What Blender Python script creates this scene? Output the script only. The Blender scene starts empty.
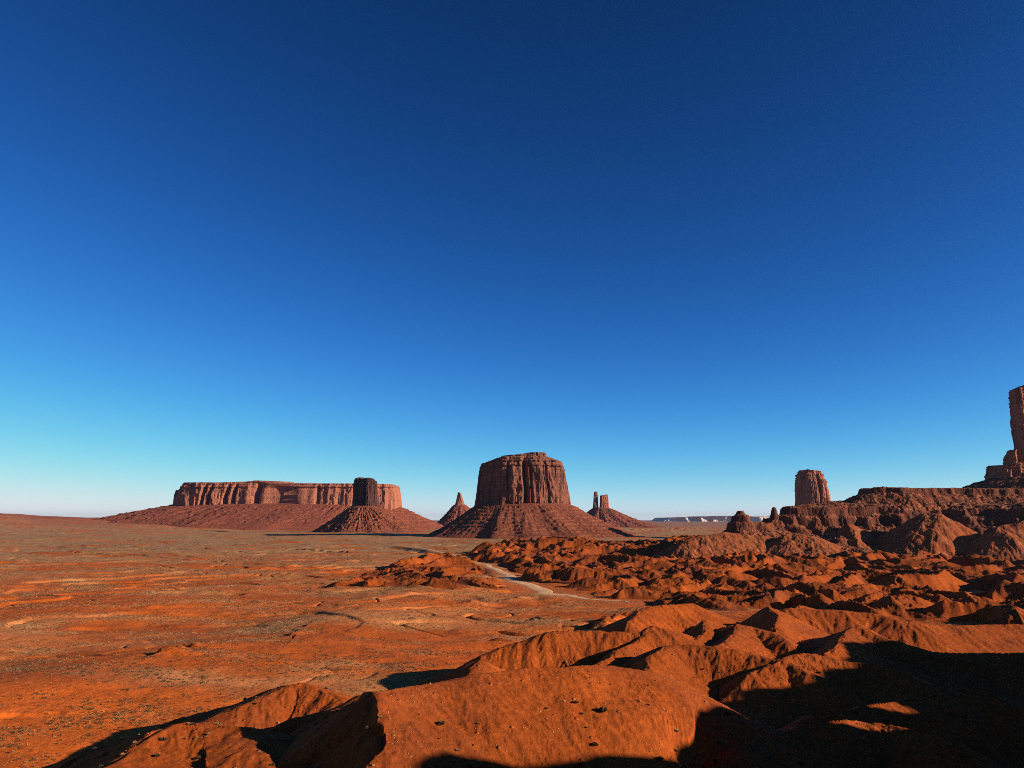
import bpy, math
import numpy as np

# ------------------------------------------------------------------ basics
RNG = np.random.RandomState(11)
TAN_P = 0.1709                       # upward pitch of the camera
PITCH = math.atan(TAN_P)
CP, SP = math.cos(PITCH), math.sin(PITCH)
FOC = 790.0
EYE = 70.0                           # camera height above the valley floor
SUN_AZ, SUN_EL = math.radians(107), math.radians(16.2)
f4 = np.float32
C = bpy.context.scene.collection


def at(px, py, Y):
    """World point seen at a pixel, at forward distance Y."""
    u, v = (px - 512) / FOC, (384 - py) / FOC
    s = Y / (CP - v * SP)
    return (s * u, Y, EYE + s * (SP + v * CP))


def on_plain(px, py, z=4.0):
    u, v = (px - 512) / FOC, (384 - py) / FOC
    s = (z - EYE) / (SP + v * CP)
    return (s * u, s * (CP - v * SP))


def tag(o, label=None, cat=None, group=None, kind=None):
    if label: o['label'] = label
    if cat: o['category'] = cat
    if group: o['group'] = group
    if kind: o['kind'] = kind
    return o


def empty(name, loc=(0, 0, 0)):
    o = bpy.data.objects.new(name, None)
    o.location = loc
    C.objects.link(o)
    return o


def mesh_obj(name, V, F, mat, parent=None, col=None, smooth=True, link=True):
    """V (N,3) array, F (M,k) array of equal-sized faces."""
    V = np.asarray(V, f4); F = np.asarray(F, np.int32)
    me = bpy.data.meshes.new(name)
    k = F.shape[1]
    me.vertices.add(len(V)); me.vertices.foreach_set('co', V.ravel())
    me.loops.add(F.size); me.loops.foreach_set('vertex_index', F.ravel())
    me.polygons.add(len(F))
    me.polygons.foreach_set('loop_start', np.arange(0, F.size, k, dtype=np.int32))
    me.polygons.foreach_set('use_smooth', np.full(len(F), smooth))
    me.update(calc_edges=True)
    if col is not None:
        a = me.attributes.new('tint', 'FLOAT_COLOR', 'POINT')
        c4 = np.ones((len(V), 4), f4); c4[:, :3] = col
        a.data.foreach_set('color', c4.ravel())
    me.materials.append(mat)
    if not link:
        return me
    o = bpy.data.objects.new(name, me)
    C.objects.link(o)
    if parent: o.parent = parent
    return o


def compact(V, F, col=None):
    used, inv = np.unique(F, return_inverse=True)
    return V[used], inv.reshape(F.shape), (None if col is None else col[used])


# ------------------------------------------------------------------ noise
PERM = RNG.permutation(256).astype(np.int32)
GA = RNG.rand(256) * 2 * np.pi
GX, GY = np.cos(GA).astype(f4), np.sin(GA).astype(f4)
G3 = RNG.randn(256, 3); G3 /= np.linalg.norm(G3, axis=1)[:, None]; G3 = G3.astype(f4)


def hsh(ix, iy, s=0):
    return PERM[(PERM[(ix + 37 * s) & 255] + iy + 101 * s) & 255]


def n2(x, y, s=0):
    """Gradient noise, about -1..1."""
    xi = np.floor(x).astype(np.int32); yi = np.floor(y).astype(np.int32)
    xf = (x - xi).astype(f4); yf = (y - yi).astype(f4)
    u = xf * xf * xf * (xf * (xf * 6 - 15) + 10); v = yf * yf * yf * (yf * (yf * 6 - 15) + 10)

    def g(a, b):
        h = hsh(xi + a, yi + b, s)
        return GX[h] * (xf - a) + GY[h] * (yf - b)
    a = g(0, 0); b = g(1, 0); c = g(0, 1); d = g(1, 1)
    a = a + u * (b - a); c = c + u * (d - c)
    return (a + v * (c - a)) * 1.5


def fbm(x, y, octv=4, s=0, gain=0.5):
    t, a = 0, 1.0
    for i in range(octv):
        t = t + a * n2(x, y, s + i)
        x, y, a = x * 2.03 + 7.1, y * 2.03 - 3.7, a * gain
    return t


def n3(x, y, z, s=0):
    p = [x, y, z]
    i0 = [np.floor(q).astype(np.int32) for q in p]
    fr = [(q - i).astype(f4) for q, i in zip(p, i0)]
    w = [q * q * q * (q * (q * 6 - 15) + 10) for q in fr]
    r = 0
    for a in (0, 1):
        for b in (0, 1):
            for c in (0, 1):
                h = PERM[(hsh(i0[0] + a, i0[1] + b, s) + i0[2] + c) & 255]
                g = G3[h]
                d = g[..., 0] * (fr[0] - a) + g[..., 1] * (fr[1] - b) + g[..., 2] * (fr[2] - c)
                r = r + d * (w[0] if a else 1 - w[0]) * (w[1] if b else 1 - w[1]) * (w[2] if c else 1 - w[2])
    return r * 1.5


def sstep(a, b, x):
    t = np.clip((x - a) / (b - a), 0, 1)
    return t * t * (3 - 2 * t)


def seg_dist(x, y, pts, zs=None, closed=False):
    """Distance to a polyline, and (optionally) the value interpolated along it and the side (+ = left of travel)."""
    best = np.full(x.shape, 1e9, f4); val = np.zeros(x.shape, f4); side = np.ones(x.shape, f4)
    n = len(pts)
    for i in range(n if closed else n - 1):
        ax, ay = pts[i][:2]; bx, by = pts[(i + 1) % n][:2]
        dx, dy = bx - ax, by - ay
        L = dx * dx + dy * dy + 1e-9
        t = np.clip(((x - ax) * dx + (y - ay) * dy) / L, 0, 1)
        ex, ey = x - ax - t * dx, y - ay - t * dy
        d = np.sqrt(ex * ex + ey * ey)
        m = d < best
        best = np.where(m, d, best)
        if zs is not None:
            val = np.where(m, zs[i] + t * (zs[(i + 1) % n] - zs[i]), val)
            side = np.where(m, np.sign(dx * ey - dy * ex), side)
    return best, val, side


def poly_sd(x, y, pts):
    """Signed distance to a polygon, positive inside."""
    d, _, _ = seg_dist(x, y, pts, closed=True)
    ins = np.zeros(x.shape, bool)
    n = len(pts)
    for i in range(n):
        ax, ay = pts[i][:2]; bx, by = pts[(i + 1) % n][:2]
        c = ((ay > y) != (by > y)) & (x < (bx - ax) * (y - ay) / (by - ay + 1e-12) + ax)
        ins ^= c
    return np.where(ins, d, -d)


def erosion(x, y, gx, gy, cell, freq, amp, octv=3):
    """Gullies that run down the slope: stripes aligned with the gradient, branching from octave to octave."""
    sl = np.sqrt(gx * gx + gy * gy) + 1e-6
    k = freq * np.minimum(1, sl / 0.25) / sl
    dx, dy = -gy * k, gx * k            # across the slope
    px, py = x / cell, y / cell
    out = np.zeros(x.shape, f4); bx = np.zeros(x.shape, f4); by = np.zeros(x.shape, f4)
    a = amp
    for o in range(octv):
        ix = np.floor(px).astype(np.int32); iy = np.floor(py).astype(np.int32)
        fx = (px - ix).astype(f4); fy = (py - iy).astype(f4)
        cx, cy = dx - by * 0.9, dy + bx * 0.9
        va = np.zeros(x.shape, f4); vx = np.zeros(x.shape, f4); vy = np.zeros(x.shape, f4); wt = np.zeros(x.shape, f4)
        for i in (-1, 0, 1):
            for j in (-1, 0, 1):
                h = hsh(ix + i, iy + j, 50 + o)
                hx = (h & 15) / 15.0; hy = (h >> 4) / 15.0
                qx = fx - i - hx; qy = fy - j - hy
                w = np.exp(-2.2 * (qx * qx + qy * qy)).astype(f4)
                ph = (2 * np.pi * (qx * cx + qy * cy)).astype(f4)
                c_, s_ = np.cos(ph), np.sin(ph)
                va += w * c_; vx -= w * s_ * cx; vy -= w * s_ * cy; wt += w
        va /= wt; vx /= wt; vy /= wt
        out += a * va
        bx += vx * (0.5 ** o); by += vy * (0.5 ** o)
        px, py, a = px * 2.0 + 3.3, py * 2.0 + 1.7, a * 0.5
    return out


# ------------------------------------------------------------------ materials
def nodes_of(name):
    m = bpy.data.materials.new(name); m.use_nodes = True
    nt = m.node_tree
    b = nt.nodes['Principled BSDF']
    b.inputs['Roughness'].default_value = 0.95
    b.inputs['Specular IOR Level'].default_value = 0.08
    return m, nt, b


def add(nt, kind, **kw):
    n = nt.nodes.new(kind)
    for k, v in kw.items():
        if k in n.inputs.keys() if hasattr(n.inputs, 'keys') else False:
            n.inputs[k].default_value = v
        else:
            setattr(n, k, v)
    return n


def noise(nt, vec, scale, detail=4, rough=0.55):
    n = nt.nodes.new('ShaderNodeTexNoise')
    n.inputs['Scale'].default_value = scale; n.inputs['Detail'].default_value = detail
    n.inputs['Roughness'].default_value = rough
    nt.links.new(vec, n.inputs['Vector'])
    return n.outputs['Fac']


def remap(nt, v, a, b, c, d):
    n = nt.nodes.new('ShaderNodeMapRange')
    for i, q in enumerate((a, b, c, d)): n.inputs[1 + i].default_value = q
    nt.links.new(v, n.inputs[0])
    return n.outputs[0]


def mixc(nt, fac, a, b, mode='MIX'):
    n = nt.nodes.new('ShaderNodeMix'); n.data_type = 'RGBA'; n.blend_type = mode
    for s, q in ((0, fac), (6, a), (7, b)):
        if isinstance(q, (int, float)): n.inputs[s].default_value = q
        elif isinstance(q, tuple): n.inputs[s].default_value = q + (1,)
        else: nt.links.new(q, n.inputs[s])
    return n.outputs[2]


def bump(nt, b, h, strength, dist):
    n = nt.nodes.new('ShaderNodeBump'); n.inputs['Strength'].default_value = strength
    n.inputs['Distance'].default_value = dist
    nt.links.new(h, n.inputs['Height']); nt.links.new(n.outputs[0], b.inputs['Normal'])


def ground_material(name='red_earth', rub=0.0):
    """Desert ground: colour zones come with the mesh (tint), pebbles and grit are procedural."""
    m, nt, b = nodes_of(name)
    pos = nt.nodes.new('ShaderNodeNewGeometry').outputs['Position']
    t = nt.nodes.new('ShaderNodeAttribute'); t.attribute_name = 'tint'
    n1 = noise(nt, pos, 0.05, 6, 0.65)
    n2_ = noise(nt, pos, 0.6, 5, 0.7)
    v = remap(nt, n1, 0.3, 0.7, 0.78, 1.2)
    v2 = remap(nt, n2_, 0.3, 0.7, 0.72, 1.28)
    mul = nt.nodes.new('ShaderNodeMath'); mul.operation = 'MULTIPLY'
    nt.links.new(v, mul.inputs[0]); nt.links.new(v2, mul.inputs[1])
    c = nt.nodes.new('ShaderNodeVectorMath'); c.operation = 'SCALE'
    nt.links.new(t.outputs['Color'], c.inputs[0]); nt.links.new(mul.outputs[0], c.inputs['Scale'])
    col = c.outputs[0]
    # scattered pale stones and dark crumbs
    vo = nt.nodes.new('ShaderNodeTexVoronoi'); vo.inputs['Scale'].default_value = 0.45
    nt.links.new(pos, vo.inputs['Vector'])
    st = remap(nt, vo.outputs['Distance'], 0.10, 0.22, 1, 0)
    sp = nt.nodes.new('ShaderNodeSeparateColor'); nt.links.new(vo.outputs['Color'], sp.inputs[0])
    pick = remap(nt, sp.outputs[0], 0.80 - rub * .4, 0.84 - rub * .4, 0, 1)
    mk = nt.nodes.new('ShaderNodeMath'); mk.operation = 'MULTIPLY'
    nt.links.new(st, mk.inputs[0]); nt.links.new(pick, mk.inputs[1])
    mk2 = nt.nodes.new('ShaderNodeMath'); mk2.operation = 'MULTIPLY'
    nt.links.new(mk.outputs[0], mk2.inputs[0])
    nt.links.new(remap(nt, noise(nt, pos, 0.02, 3), 0.45, 0.62, 0.0, 0.55 + rub * .3), mk2.inputs[1])
    col = mixc(nt, mk2.outputs[0], col, (0.42, 0.25, 0.14))
    nt.links.new(col, b.inputs['Base Color'])
    h = nt.nodes.new('ShaderNodeMath'); h.operation = 'ADD'
    nt.links.new(noise(nt, pos, 0.35, 8, 0.7), h.inputs[0]); nt.links.new(mk.outputs[0], h.inputs[1])
    bump(nt, b, h.outputs[0], 0.6, 1.0)
    return m


def rock_material(name, base, dark, pale, zs, vstreak=1.0, size=1.0):
    """Sandstone: horizontal beds, vertical streaks of desert varnish."""
    m, nt, b = nodes_of(name)
    pos = nt.nodes.new('ShaderNodeNewGeometry').outputs['Position']

    def scaled(x, y, z):
        mp = nt.nodes.new('ShaderNodeMapping'); mp.inputs['Scale'].default_value = (x, y, z)
        nt.links.new(pos, mp.inputs[0]); return mp.outputs[0]
    vert = noise(nt, scaled(1, 1, 0.12), 0.045 / size, 6, 0.62)
    beds = noise(nt, scaled(0.04, 0.04, 1), 0.09 / size, 5, 0.65)
    fine = noise(nt, pos, 0.12 / size, 6, 0.7)
    col = mixc(nt, remap(nt, fine, 0.35, 0.65, 0, 0.75), base, pale)
    col = mixc(nt, remap(nt, beds, 0.52, 0.62, 0, zs), col, dark)
    col = mixc(nt, remap(nt, vert, 0.5, 0.66, 0, vstreak), col, dark)
    nt.links.new(col, b.inputs['Base Color'])
    h = nt.nodes.new('ShaderNodeMath'); h.operation = 'ADD'
    nt.links.new(vert, h.inputs[0]); nt.links.new(fine, h.inputs[1])
    bump(nt, b, h.outputs[0], 1.0, 10 * size)
    return m


def talus_material(name, base, dark, size=1.0):
    m, nt, b = nodes_of(name)
    pos = nt.nodes.new('ShaderNodeNewGeometry').outputs['Position']
    mp = nt.nodes.new('ShaderNodeMapping'); mp.inputs['Scale'].default_value = (0.06, 0.06, 1)
    nt.links.new(pos, mp.inputs[0])
    beds = noise(nt, mp.outputs[0], 0.11 / size, 5, 0.65)
    fine = noise(nt, pos, 0.09 / size, 8, 0.75)
    col = mixc(nt, remap(nt, fine, 0.36, 0.64, 0, 1), dark, base)
    col = mixc(nt, remap(nt, beds, 0.5, 0.62, 0, 0.55), col, dark)
    nt.links.new(col, b.inputs['Base Color'])
    bump(nt, b, fine, 0.9, 9 * size)
    return m


RED = np.array([0.39, 0.082, 0.012], f4)
ORANGE = np.array([0.50, 0.104, 0.013], f4)
DUST = np.array([0.45, 0.185, 0.068], f4)
SCRUB = np.array([0.29, 0.165, 0.080], f4)
BROWN = np.array([0.25, 0.060, 0.018], f4)
PALE = np.array([0.58, 0.33, 0.17], f4)

EARTH = ground_material('red_earth')
RUBBLE = ground_material('rubble_slope', 0.6)

# ------------------------------------------------------------------ the ground, on a polar grid round the viewpoint
th = np.radians(np.concatenate([np.arange(-180, -38, 2.0), np.arange(-38, 38, 0.056), np.arange(38, 100, 0.5), np.arange(100, 180, 2.0)]))


def geom(a, b, q):
    return np.exp(np.arange(math.log(a), math.log(b), q))


rr = np.concatenate([geom(1.0, 60, 0.03), geom(60, 100, 0.008), geom(100, 560, 0.0030), geom(560, 1400, 0.0025), geom(1400, 2400, 0.0036),
                     geom(2400, 6000, 0.008), geom(6000, 46000, 0.03)])
NT, NR = len(th), len(rr)
RG, TG = np.meshgrid(rr, th, indexing='ij')
X = (RG * np.sin(TG)).astype(f4); Y = (RG * np.cos(TG)).astype(f4)


def grad(h):
    """World gradient of a field on the polar grid."""
    hr = np.gradient(h, rr, axis=0)
    ht = np.gradient(h, th, axis=1) / RG
    s, c = np.sin(TG), np.cos(TG)
    return (hr * s + ht * c).astype(f4), (hr * c - ht * s).astype(f4)


# the viewpoint mesa: behind, below and to the right of the camera
RIM = [(-500, -180), (-60, -34), (-18, 2), (12, 3), (40, 12), (70, 40), (96, 84), (112, 96), (140, 98), (157, 103), (166, 113), (186, 119), (184, 138), (240, 180), (288, 226), (303, 246), (318, 284), (345, 297), (400, 288),
       (440, 298), (520, 280), (700, 220), (950, 200), (950, -500), (-500, -500)]
warp = 5 * fbm(X / 45, Y / 45, 3, 3)
sd_rim = poly_sd(X, Y, RIM)
D_RIM = -(sd_rim + warp * sstep(25, 60, RG))

# valley floor
z = 3.0 * fbm(X / 700, Y / 700, 3, 1) + 1.6 * fbm(X / 190, Y / 190, 4, 5)
q = (2.2 * fbm(X / 420 + 3, Y / 260, 4, 9)).astype(f4)
stepz = np.floor(q) + sstep(0.44, 0.56, q - np.floor(q))
z += 1.9 * stepz * sstep(350, 700, RG)
z += 0.35 * fbm(X / 18, Y / 18, 4, 15) * (1 - sstep(1500, 4000, RG))
apron = 12 * np.exp(-np.maximum(D_RIM, 0) / 210)
z += apron
# rolling swell that runs from the lower left to the middle of the valley
sw = [on_plain(px, py, 6) for px, py in ((-40, 690), (110, 664), (220, 648), (300, 630), (380, 604), (440, 588))]
dsw, _, ssd = seg_dist(X, Y, sw, [0] * len(sw))
z += 5.5 * np.exp(-(dsw / 60) ** 2)
# reaching up to far red rises on the left horizon
far = sstep(4200, 6500, RG) * sstep(math.radians(-17), math.radians(-26), TG)
z += far * (np.interp(TG, np.radians([-60, -40, -33.5, -31, -28, -22]), [200, 170, 122, 92, 76, 74]).astype(f4) + 8 * fbm(X / 700, Y / 700, 3, 21))
z *= np.where(RG > 9000, 0.4, 1.0)
# small dark-faced scarps, washes
def scarp(pix, hgt, wid, zz=5):
    global z
    p = [on_plain(a, b, zz) for a, b in pix]
    d, _, s = seg_dist(X, Y, p, [0] * len(p))
    d = np.maximum(d + 5 * n2(X / 13, Y / 13, 31) + 3 * n2(X / 5, Y / 5, 33), 0)
    hgt = hgt * np.clip(.75 + .9 * n2(X / 24, Y / 24, 32), 0.05, 1.5)
    z = z + hgt * np.where(s > 0, np.exp(-np.maximum(d, 0) / (wid * 6)), np.exp(-(np.maximum(d, 0) / wid) ** 2))
scarp([(306, 625), (296, 634)], 1.5, 2)
scarp([(184, 645), (174, 655), (160, 658)], 3.5, 2)
scarp([(640, 614), (610, 622), (585, 628)], 4, 4)
scarp([(520, 596), (480, 600), (430, 596)], 3, 4)
scarp([(-80, 720), (30, 712), (90, 706)], 1.0, 1.5)
scarp([(384, 528), (352, 529)], 6, 12)
scarp([(690, 528), (640, 530), (600, 531)], 9, 18)
scarp([(296, 564), (250, 566)], 4, 5)
scarp([(300, 548), (345, 550)], 4, 6)

# winding washes cut into the plain
wsh = n2(X / 190 + 4 + .3 * n2(X / 50, Y / 50, 35), Y / 120, 34)
z -= 2.6 * np.exp(-(wsh / 0.030) ** 2) * sstep(-.1, .35, n2(X / 330 + 8, Y / 260, 36)) * sstep(260, 420, RG) * (1 - sstep(1900, 2600, RG))
wsh2 = n2(X / 75 + 14 + .3 * n2(X / 24, Y / 24, 37), Y / 60, 38)
z -= 1.3 * np.exp(-(wsh2 / 0.045) ** 2) * sstep(0, .4, n2(X / 210 + 3, Y / 160, 39)) * sstep(220, 400, RG) * (1 - sstep(1200, 1700, RG))
# the track / dry wash
TRACK = [(398, 545.5), (430, 549), (455, 556), (473, 562), (492, 566), (503, 573), (522, 582), (545, 591), (566, 595), (592, 598.5), (630, 602)]
TW = [3.5, 3.5, 4, 5, 6, 8, 10, 10, 6, 3.5, 2]
tp = np.array([on_plain(a, b, 3) for a, b in TRACK])
tt = np.linspace(0, len(tp) - 1, 400)


def smooth_path(p, t):
    n = len(p); i = np.clip(t.astype(int), 0, n - 2); u = (t - i)[:, None]
    P0, P1, P2, P3 = p[np.maximum(i - 1, 0)], p[i], p[i + 1], p[np.minimum(i + 2, n - 1)]
    return 0.5 * (2 * P1 + (P2 - P0) * u + (2 * P0 - 5 * P1 + 4 * P2 - P3) * u * u + (3 * P1 - P0 - 3 * P2 + P3) * u ** 3)


tpath = smooth_path(tp, tt)
tpath[:, 0] += 4 * np.sin(tt * 4.1) + 2 * np.sin(tt * 7.3 + 1)
twid = 0.75 * np.interp(tt, range(len(TW)), TW)
dtrk, _, _ = seg_dist(X, Y, tpath[::5])
ROADZ = 2.0
z = z + (ROADZ + 0.4 * apron - z) * (1 - sstep(7, 30, dtrk))

# badlands: crowded rounded mounds
def region(pix, zz=4, soft=60.0):
    p = [on_plain(a, b, zz) for a, b in pix]
    return sstep(-0.4 * soft, 0.6 * soft, poly_sd(X, Y, p) + 22 * fbm(X / 90, Y / 90, 2, 40))
BAD = np.maximum(
    region([(466, 552), (482, 549), (520, 543), (560, 545), (640, 545), (700, 541), (860, 545), (1300, 545), (1500, 575), (1300, 612), (1060, 634), (900, 625),
            (760, 615), (660, 606), (600, 595), (585, 593), (552, 588), (530, 578), (508, 568), (488, 561)]),
    0.7 * region([(325, 586), (365, 570), (415, 559), (452, 556), (486, 564), (512, 582), (490, 592), (430, 591)], 4, 45))
BAD = np.maximum(BAD, 0.34 * region([(388, 652), (408, 632), (455, 613), (540, 611), (640, 603), (615, 630), (540, 640), (450, 662)], 10, 30))
BAD *= sstep(5, 22, dtrk)
wx = X + 26 * n2(X / 80, Y / 80, 61); wy = Y + 26 * n2(X / 80, Y / 80, 62)
r1 = 1 - np.sqrt(n2(wx / 74, wy / 74, 63) ** 2 * 3.2 + 0.006)
r2 = 1 - np.sqrt(n2(wx / 37 + 9, wy / 37, 64) ** 2 * 3.2 + 0.006)
r3 = 1 - np.sqrt(n2(wx / 17 + 9, wy / 17, 65) ** 2 * 3.2 + 0.01)
badh = (15 * np.clip(r1, -0.3, 1) * (0.8 + 0.7 * n2(X / 210, Y / 210, 66)) + 6.5 * r2 + 1.3 * r3) * (1 + 0.35 * sstep(1000, 1700, RG)) - 6.5
bad = z + BAD * (badh + 3) - (1 - BAD) * 4 - 1.0
bad = np.where(BAD > 0.01, bad, -99)

# the viewpoint's own cliff and rubble slope
zm = np.interp(D_RIM, [-900, -4, 0, 7, 13, 40, 62, 110], [68.2, 68.2, 66.2, 53, 46, 32, 23, -10]).astype(f4)
zm = zm + (6 + 4.5 * fbm(X / 34, Y / 34, 3, 76)) * sstep(110, 160, X) * sstep(6, -2, D_RIM)
zm = zm + 1.2 * fbm(X / 9, Y / 9, 3, 70) * sstep(25, 60, RG) * sstep(14, -4, D_RIM)
# two notches in the rim that let slivers of light through
for nx_, ny_, nd_, nw_ in ((250, 167, 15, 5), (222, 146, 15, 4)):
    al = (X - nx_) * math.sin(SUN_AZ) + (Y - ny_) * math.cos(SUN_AZ); ac = (X - nx_) * math.cos(SUN_AZ) - (Y - ny_) * math.sin(SUN_AZ)
    zm = zm - nd_ * np.exp(-(ac / nw_) ** 2) * np.exp(-(al / 42) ** 4) * sstep(30, 0, D_RIM)
# a few unseen rock knobs added to the rim to bump its shadow edge
for kx, ky, kh, kr in ((104, 92, 6, 6), (156, 100, 3, 10), (262, 190, 4, 12), (330, 284, 4, 14)):
    zm = zm + kh * np.exp(-((X - kx) ** 2 + (Y - ky) ** 2) / kr ** 2)
base = np.maximum(z, zm)

# hand-placed mounds: crest (pixel, pixel, distance), slope on the left and right of the crest's direction, crest rounding
HILLS = [
    # big lit mound
    ([(330, 690, 172), (378, 691, 168), (425, 686, 175), (485, 675, 183), (560, 668, 190), (620, 668, 195), (668, 679, 196), (700, 691, 195), (745, 720, 190)], .62, .37, 4),
    # its near arm
    ([(378, 691, 168), (389, 712, 161), (385, 738, 153), (374, 765, 147), (366, 800, 139)], .45, .70, 2),
    # low spur at the left end
    ([(366, 695, 205), (345, 702, 214), (300, 719, 217), (258, 737, 210)], .5, .5, 2),
    ([(40, 800, 142), (110, 763, 157), (182, 723, 177), (222, 727, 177), (262, 731, 174)], .5, .13, 3),
    ([(205, 724, 225), (250, 702, 238), (288, 686, 250), (320, 690, 248), (352, 704, 238)], .5, .40, 4),
    ([(40, 783, 165), (92, 753, 182), (130, 741, 190), (155, 737, 192)], .5, .40, 2.5),
    # pointed cone and the gullied ridge behind it
    ([(522, 677, 300), (500, 668, 297), (478, 661, 292), (471, 672, 280), (462, 690, 268)], .42, .72, 1.6),
    ([(486, 655, 338), (510, 646, 343), (545, 633, 350), (572, 631, 353), (600, 632, 353), (632, 633, 352), (655, 640, 345)], .6, .52, 3),
    ([(661, 648, 312), (700, 646, 314), (740, 651, 308), (775, 660, 298), (810, 672, 284)], .6, .52, 3),
    ([(738, 624, 371), (765, 630, 366), (790, 640, 352)], .6, .42, 2),
    ([(812, 609, 470), (797, 606, 466), (784, 618, 440)], .45, .8, 2),
    ([(792, 608, 440), (815, 610, 438), (870, 613, 432), (905, 621, 418), (950, 626, 418), (1024, 625, 425), (1120, 632, 410)], .5, .36, 4),
    ([(860, 626, 358), (890, 638, 345), (940, 652, 330), (1024, 654, 332), (1120, 660, 322)], .6, .5, 3),
    # noses and spurs that point towards the viewpoint
    ([(655, 626, 358), (636, 641, 341), (615, 654, 323), (594, 667, 305)], .42, .8, 2.2),
    ([(738, 625, 371), (729, 636, 352), (716, 648, 332)], .45, .75, 2),
    ([(709, 620, 385), (701, 632, 366), (692, 643, 348)], .45, .75, 2),
    ([(768, 607, 442), (776, 614, 420), (773, 628, 388)], .40, .70, 2),
    ([(852, 627, 358), (840, 640, 336), (824, 654, 314)], .45, .75, 2),
    ([(628, 624, 440), (648, 608, 468), (690, 604, 485)], .6, .5, 3),
    ([(660, 647, 312), (650, 660, 296), (642, 672, 284)], .45, .75, 2),
    # humps inside the big shadow
    ([(752, 673, 285), (795, 655, 302), (850, 661, 300), (900, 670, 290)], .6, .42, 2),
    ([(760, 742, 190), (820, 716, 204), (875, 706, 214), (930, 698, 222), (985, 694, 226)], .6, .40, 2),
    ([(740, 752, 172), (790, 732, 184), (835, 722, 190), (880, 726, 190), (940, 735, 182)], .6, .38, 2),
]
fields = [bad]
for pts, kl, kr, c in HILLS:
    P3 = [at(*p) for p in pts]
    zs = [p[2] for p in P3]
    x0 = min(p[0] for p in P3) - 90; x1 = max(p[0] for p in P3) + 90
    y0 = min(p[1] for p in P3) - 90; y1 = max(p[1] for p in P3) + 90
    h = np.full(X.shape, -99, f4)
    m = (X > x0) & (X < x1) & (Y > y0) & (Y < y1)
    xs, ys = X[m], Y[m]
    xs2 = xs + 2.2 * n2(xs / 17, ys / 17, 81); ys2 = ys + 2.2 * n2(xs / 17, ys / 17, 82)
    # smooth crest line
    pa = np.array(P3); tq = np.linspace(0, len(pa) - 1, 6 * len(pa))
    sp_ = smooth_path(pa, tq)
    d, zc, sd = seg_dist(xs2, ys2, sp_[:, :2].tolist(), sp_[:, 2].tolist())
    k = np.where(sd > 0, kl, kr)
    hh = zc - k * (np.sqrt(d * d + c * c) - c) + 0.0035 * np.minimum(d, 40) ** 2 * (k > .4)
    if len(fields) == 1:      # the big mound breaks off along its near arm: steep on the far side of that edge
        E3 = [at(*p) for p in ((400, 672, 196), (378, 691, 168), (389, 712, 161), (385, 738, 153), (374, 765, 147), (366, 800, 139), (350, 900, 120))]
        xw = xs2 + 2.6 * fbm(xs / 9, ys / 9, 3, 84); yw = ys2 + 2.6 * fbm(xs / 9, ys / 9, 3, 87)
        de, ze, se = seg_dist(xw, yw, [p[:2] for p in E3], [p[2] for p in E3])
        hh = np.where(se < 0, np.minimum(hh, ze + 0.6 - .68 * de), hh)
    h[m] = hh + 0.35 * n2(xs / 13, ys / 13, 83)
    fields.append(h)
top = np.full(X.shape, -99, f4); who = np.zeros(X.shape, np.int8)
for i, h in enumerate(fields):
    mm = h > top
    top = np.where(mm, h, top); who[mm] = i
over = top - base
hgx, hgy = grad(np.where(over > -3, top, base))
ero_mask = (over > -3) & (RG < 3000) & (np.abs(TG) < math.radians(39))
e = np.zeros(X.shape, f4)
mi = ero_mask
AMP = np.array([1.0, .10, .12, .12, .22, .25, .2, .15, .28, .25, .3, .3, .25, .3, .25, .25, .25, .25, .25, .25, .25, .3, .25, .25], f4)
hill_amp = AMP[who] * sstep(0.0, 4.0, over)
mb = mi & (who == 0); mh = mi & (who > 0)
e[mb] = erosion(X[mb], Y[mb], hgx[mb], hgy[mb], 24.0, 1.8, 1.0, 2) * hill_amp[mb] * 0.8
e[mh] = erosion(X[mh], Y[mh], hgx[mh], hgy[mh], 9.0, 1.5, 1.0, 3) * hill_amp[mh]
mn = mh & (RG < 300)
e[mn] += 0.05 * erosion(X[mn], Y[mn], hgx[mn], hgy[mn], 3.2, 1.4, 1.0, 2) * sstep(0, 3, over[mn])
e += (0.10 * fbm(X / 3.2, Y / 3.2, 3, 90)) * (RG < 500) * (over > -1)
top = top + e
on_hill = (over > 0)

# ------------------------------------------------------------------ colour zones (what the earth is, not how it is lit)
def lerp(a, b, t):
    return a + (b - a) * t[..., None]


nz1 = fbm(X / 260, Y / 150, 4, 101); nz2 = fbm(X / 60, Y / 34, 4, 105); nz3 = fbm(X / 14, Y / 14, 3, 109)
gcol = lerp(np.broadcast_to(RED, X.shape + (3,)), DUST, 0.8 * sstep(-0.5, 0.5, nz1 + 0.5 * nz2))
gcol = lerp(gcol, ORANGE, sstep(0.1, 0.5, fbm(X / 330, Y / 110, 3, 113)) * 0.8)
gcol = lerp(gcol, BROWN * 1.35, sstep(0.15, 0.6, fbm(X / 120 + 5, Y / 50, 4, 118)) * 0.4)
scr = sstep(700, 2200, RG) * sstep(-0.75, 0.1, nz1 + 0.6 * nz2 + 0.15)
gcol = lerp(gcol, SCRUB, scr * 0.9)
gcol = lerp(gcol, PALE, np.clip(sstep(0.35, 0.8, nz2 + 0.45 * nz3 + 0.3 * nz1), 0, 1) * 0.13 * (1 - scr))
lf = region([(-300, 690), (60, 676), (240, 668), (330, 680), (300, 700), (200, 735), (60, 768), (-300, 800)], 9, 14)
gcol = lerp(gcol, ORANGE, lf * 0.9)
bo = region([(392, 648), (410, 632), (450, 620), (520, 616), (590, 617), (575, 632), (500, 640), (430, 655)], 12, 14)
gcol = lerp(gcol, ORANGE * np.array([1.05, 1.0, 1.0], f4), bo * 0.95)
gcol = gcol * np.array([1.22, 1.16, 1.02], f4)
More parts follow.
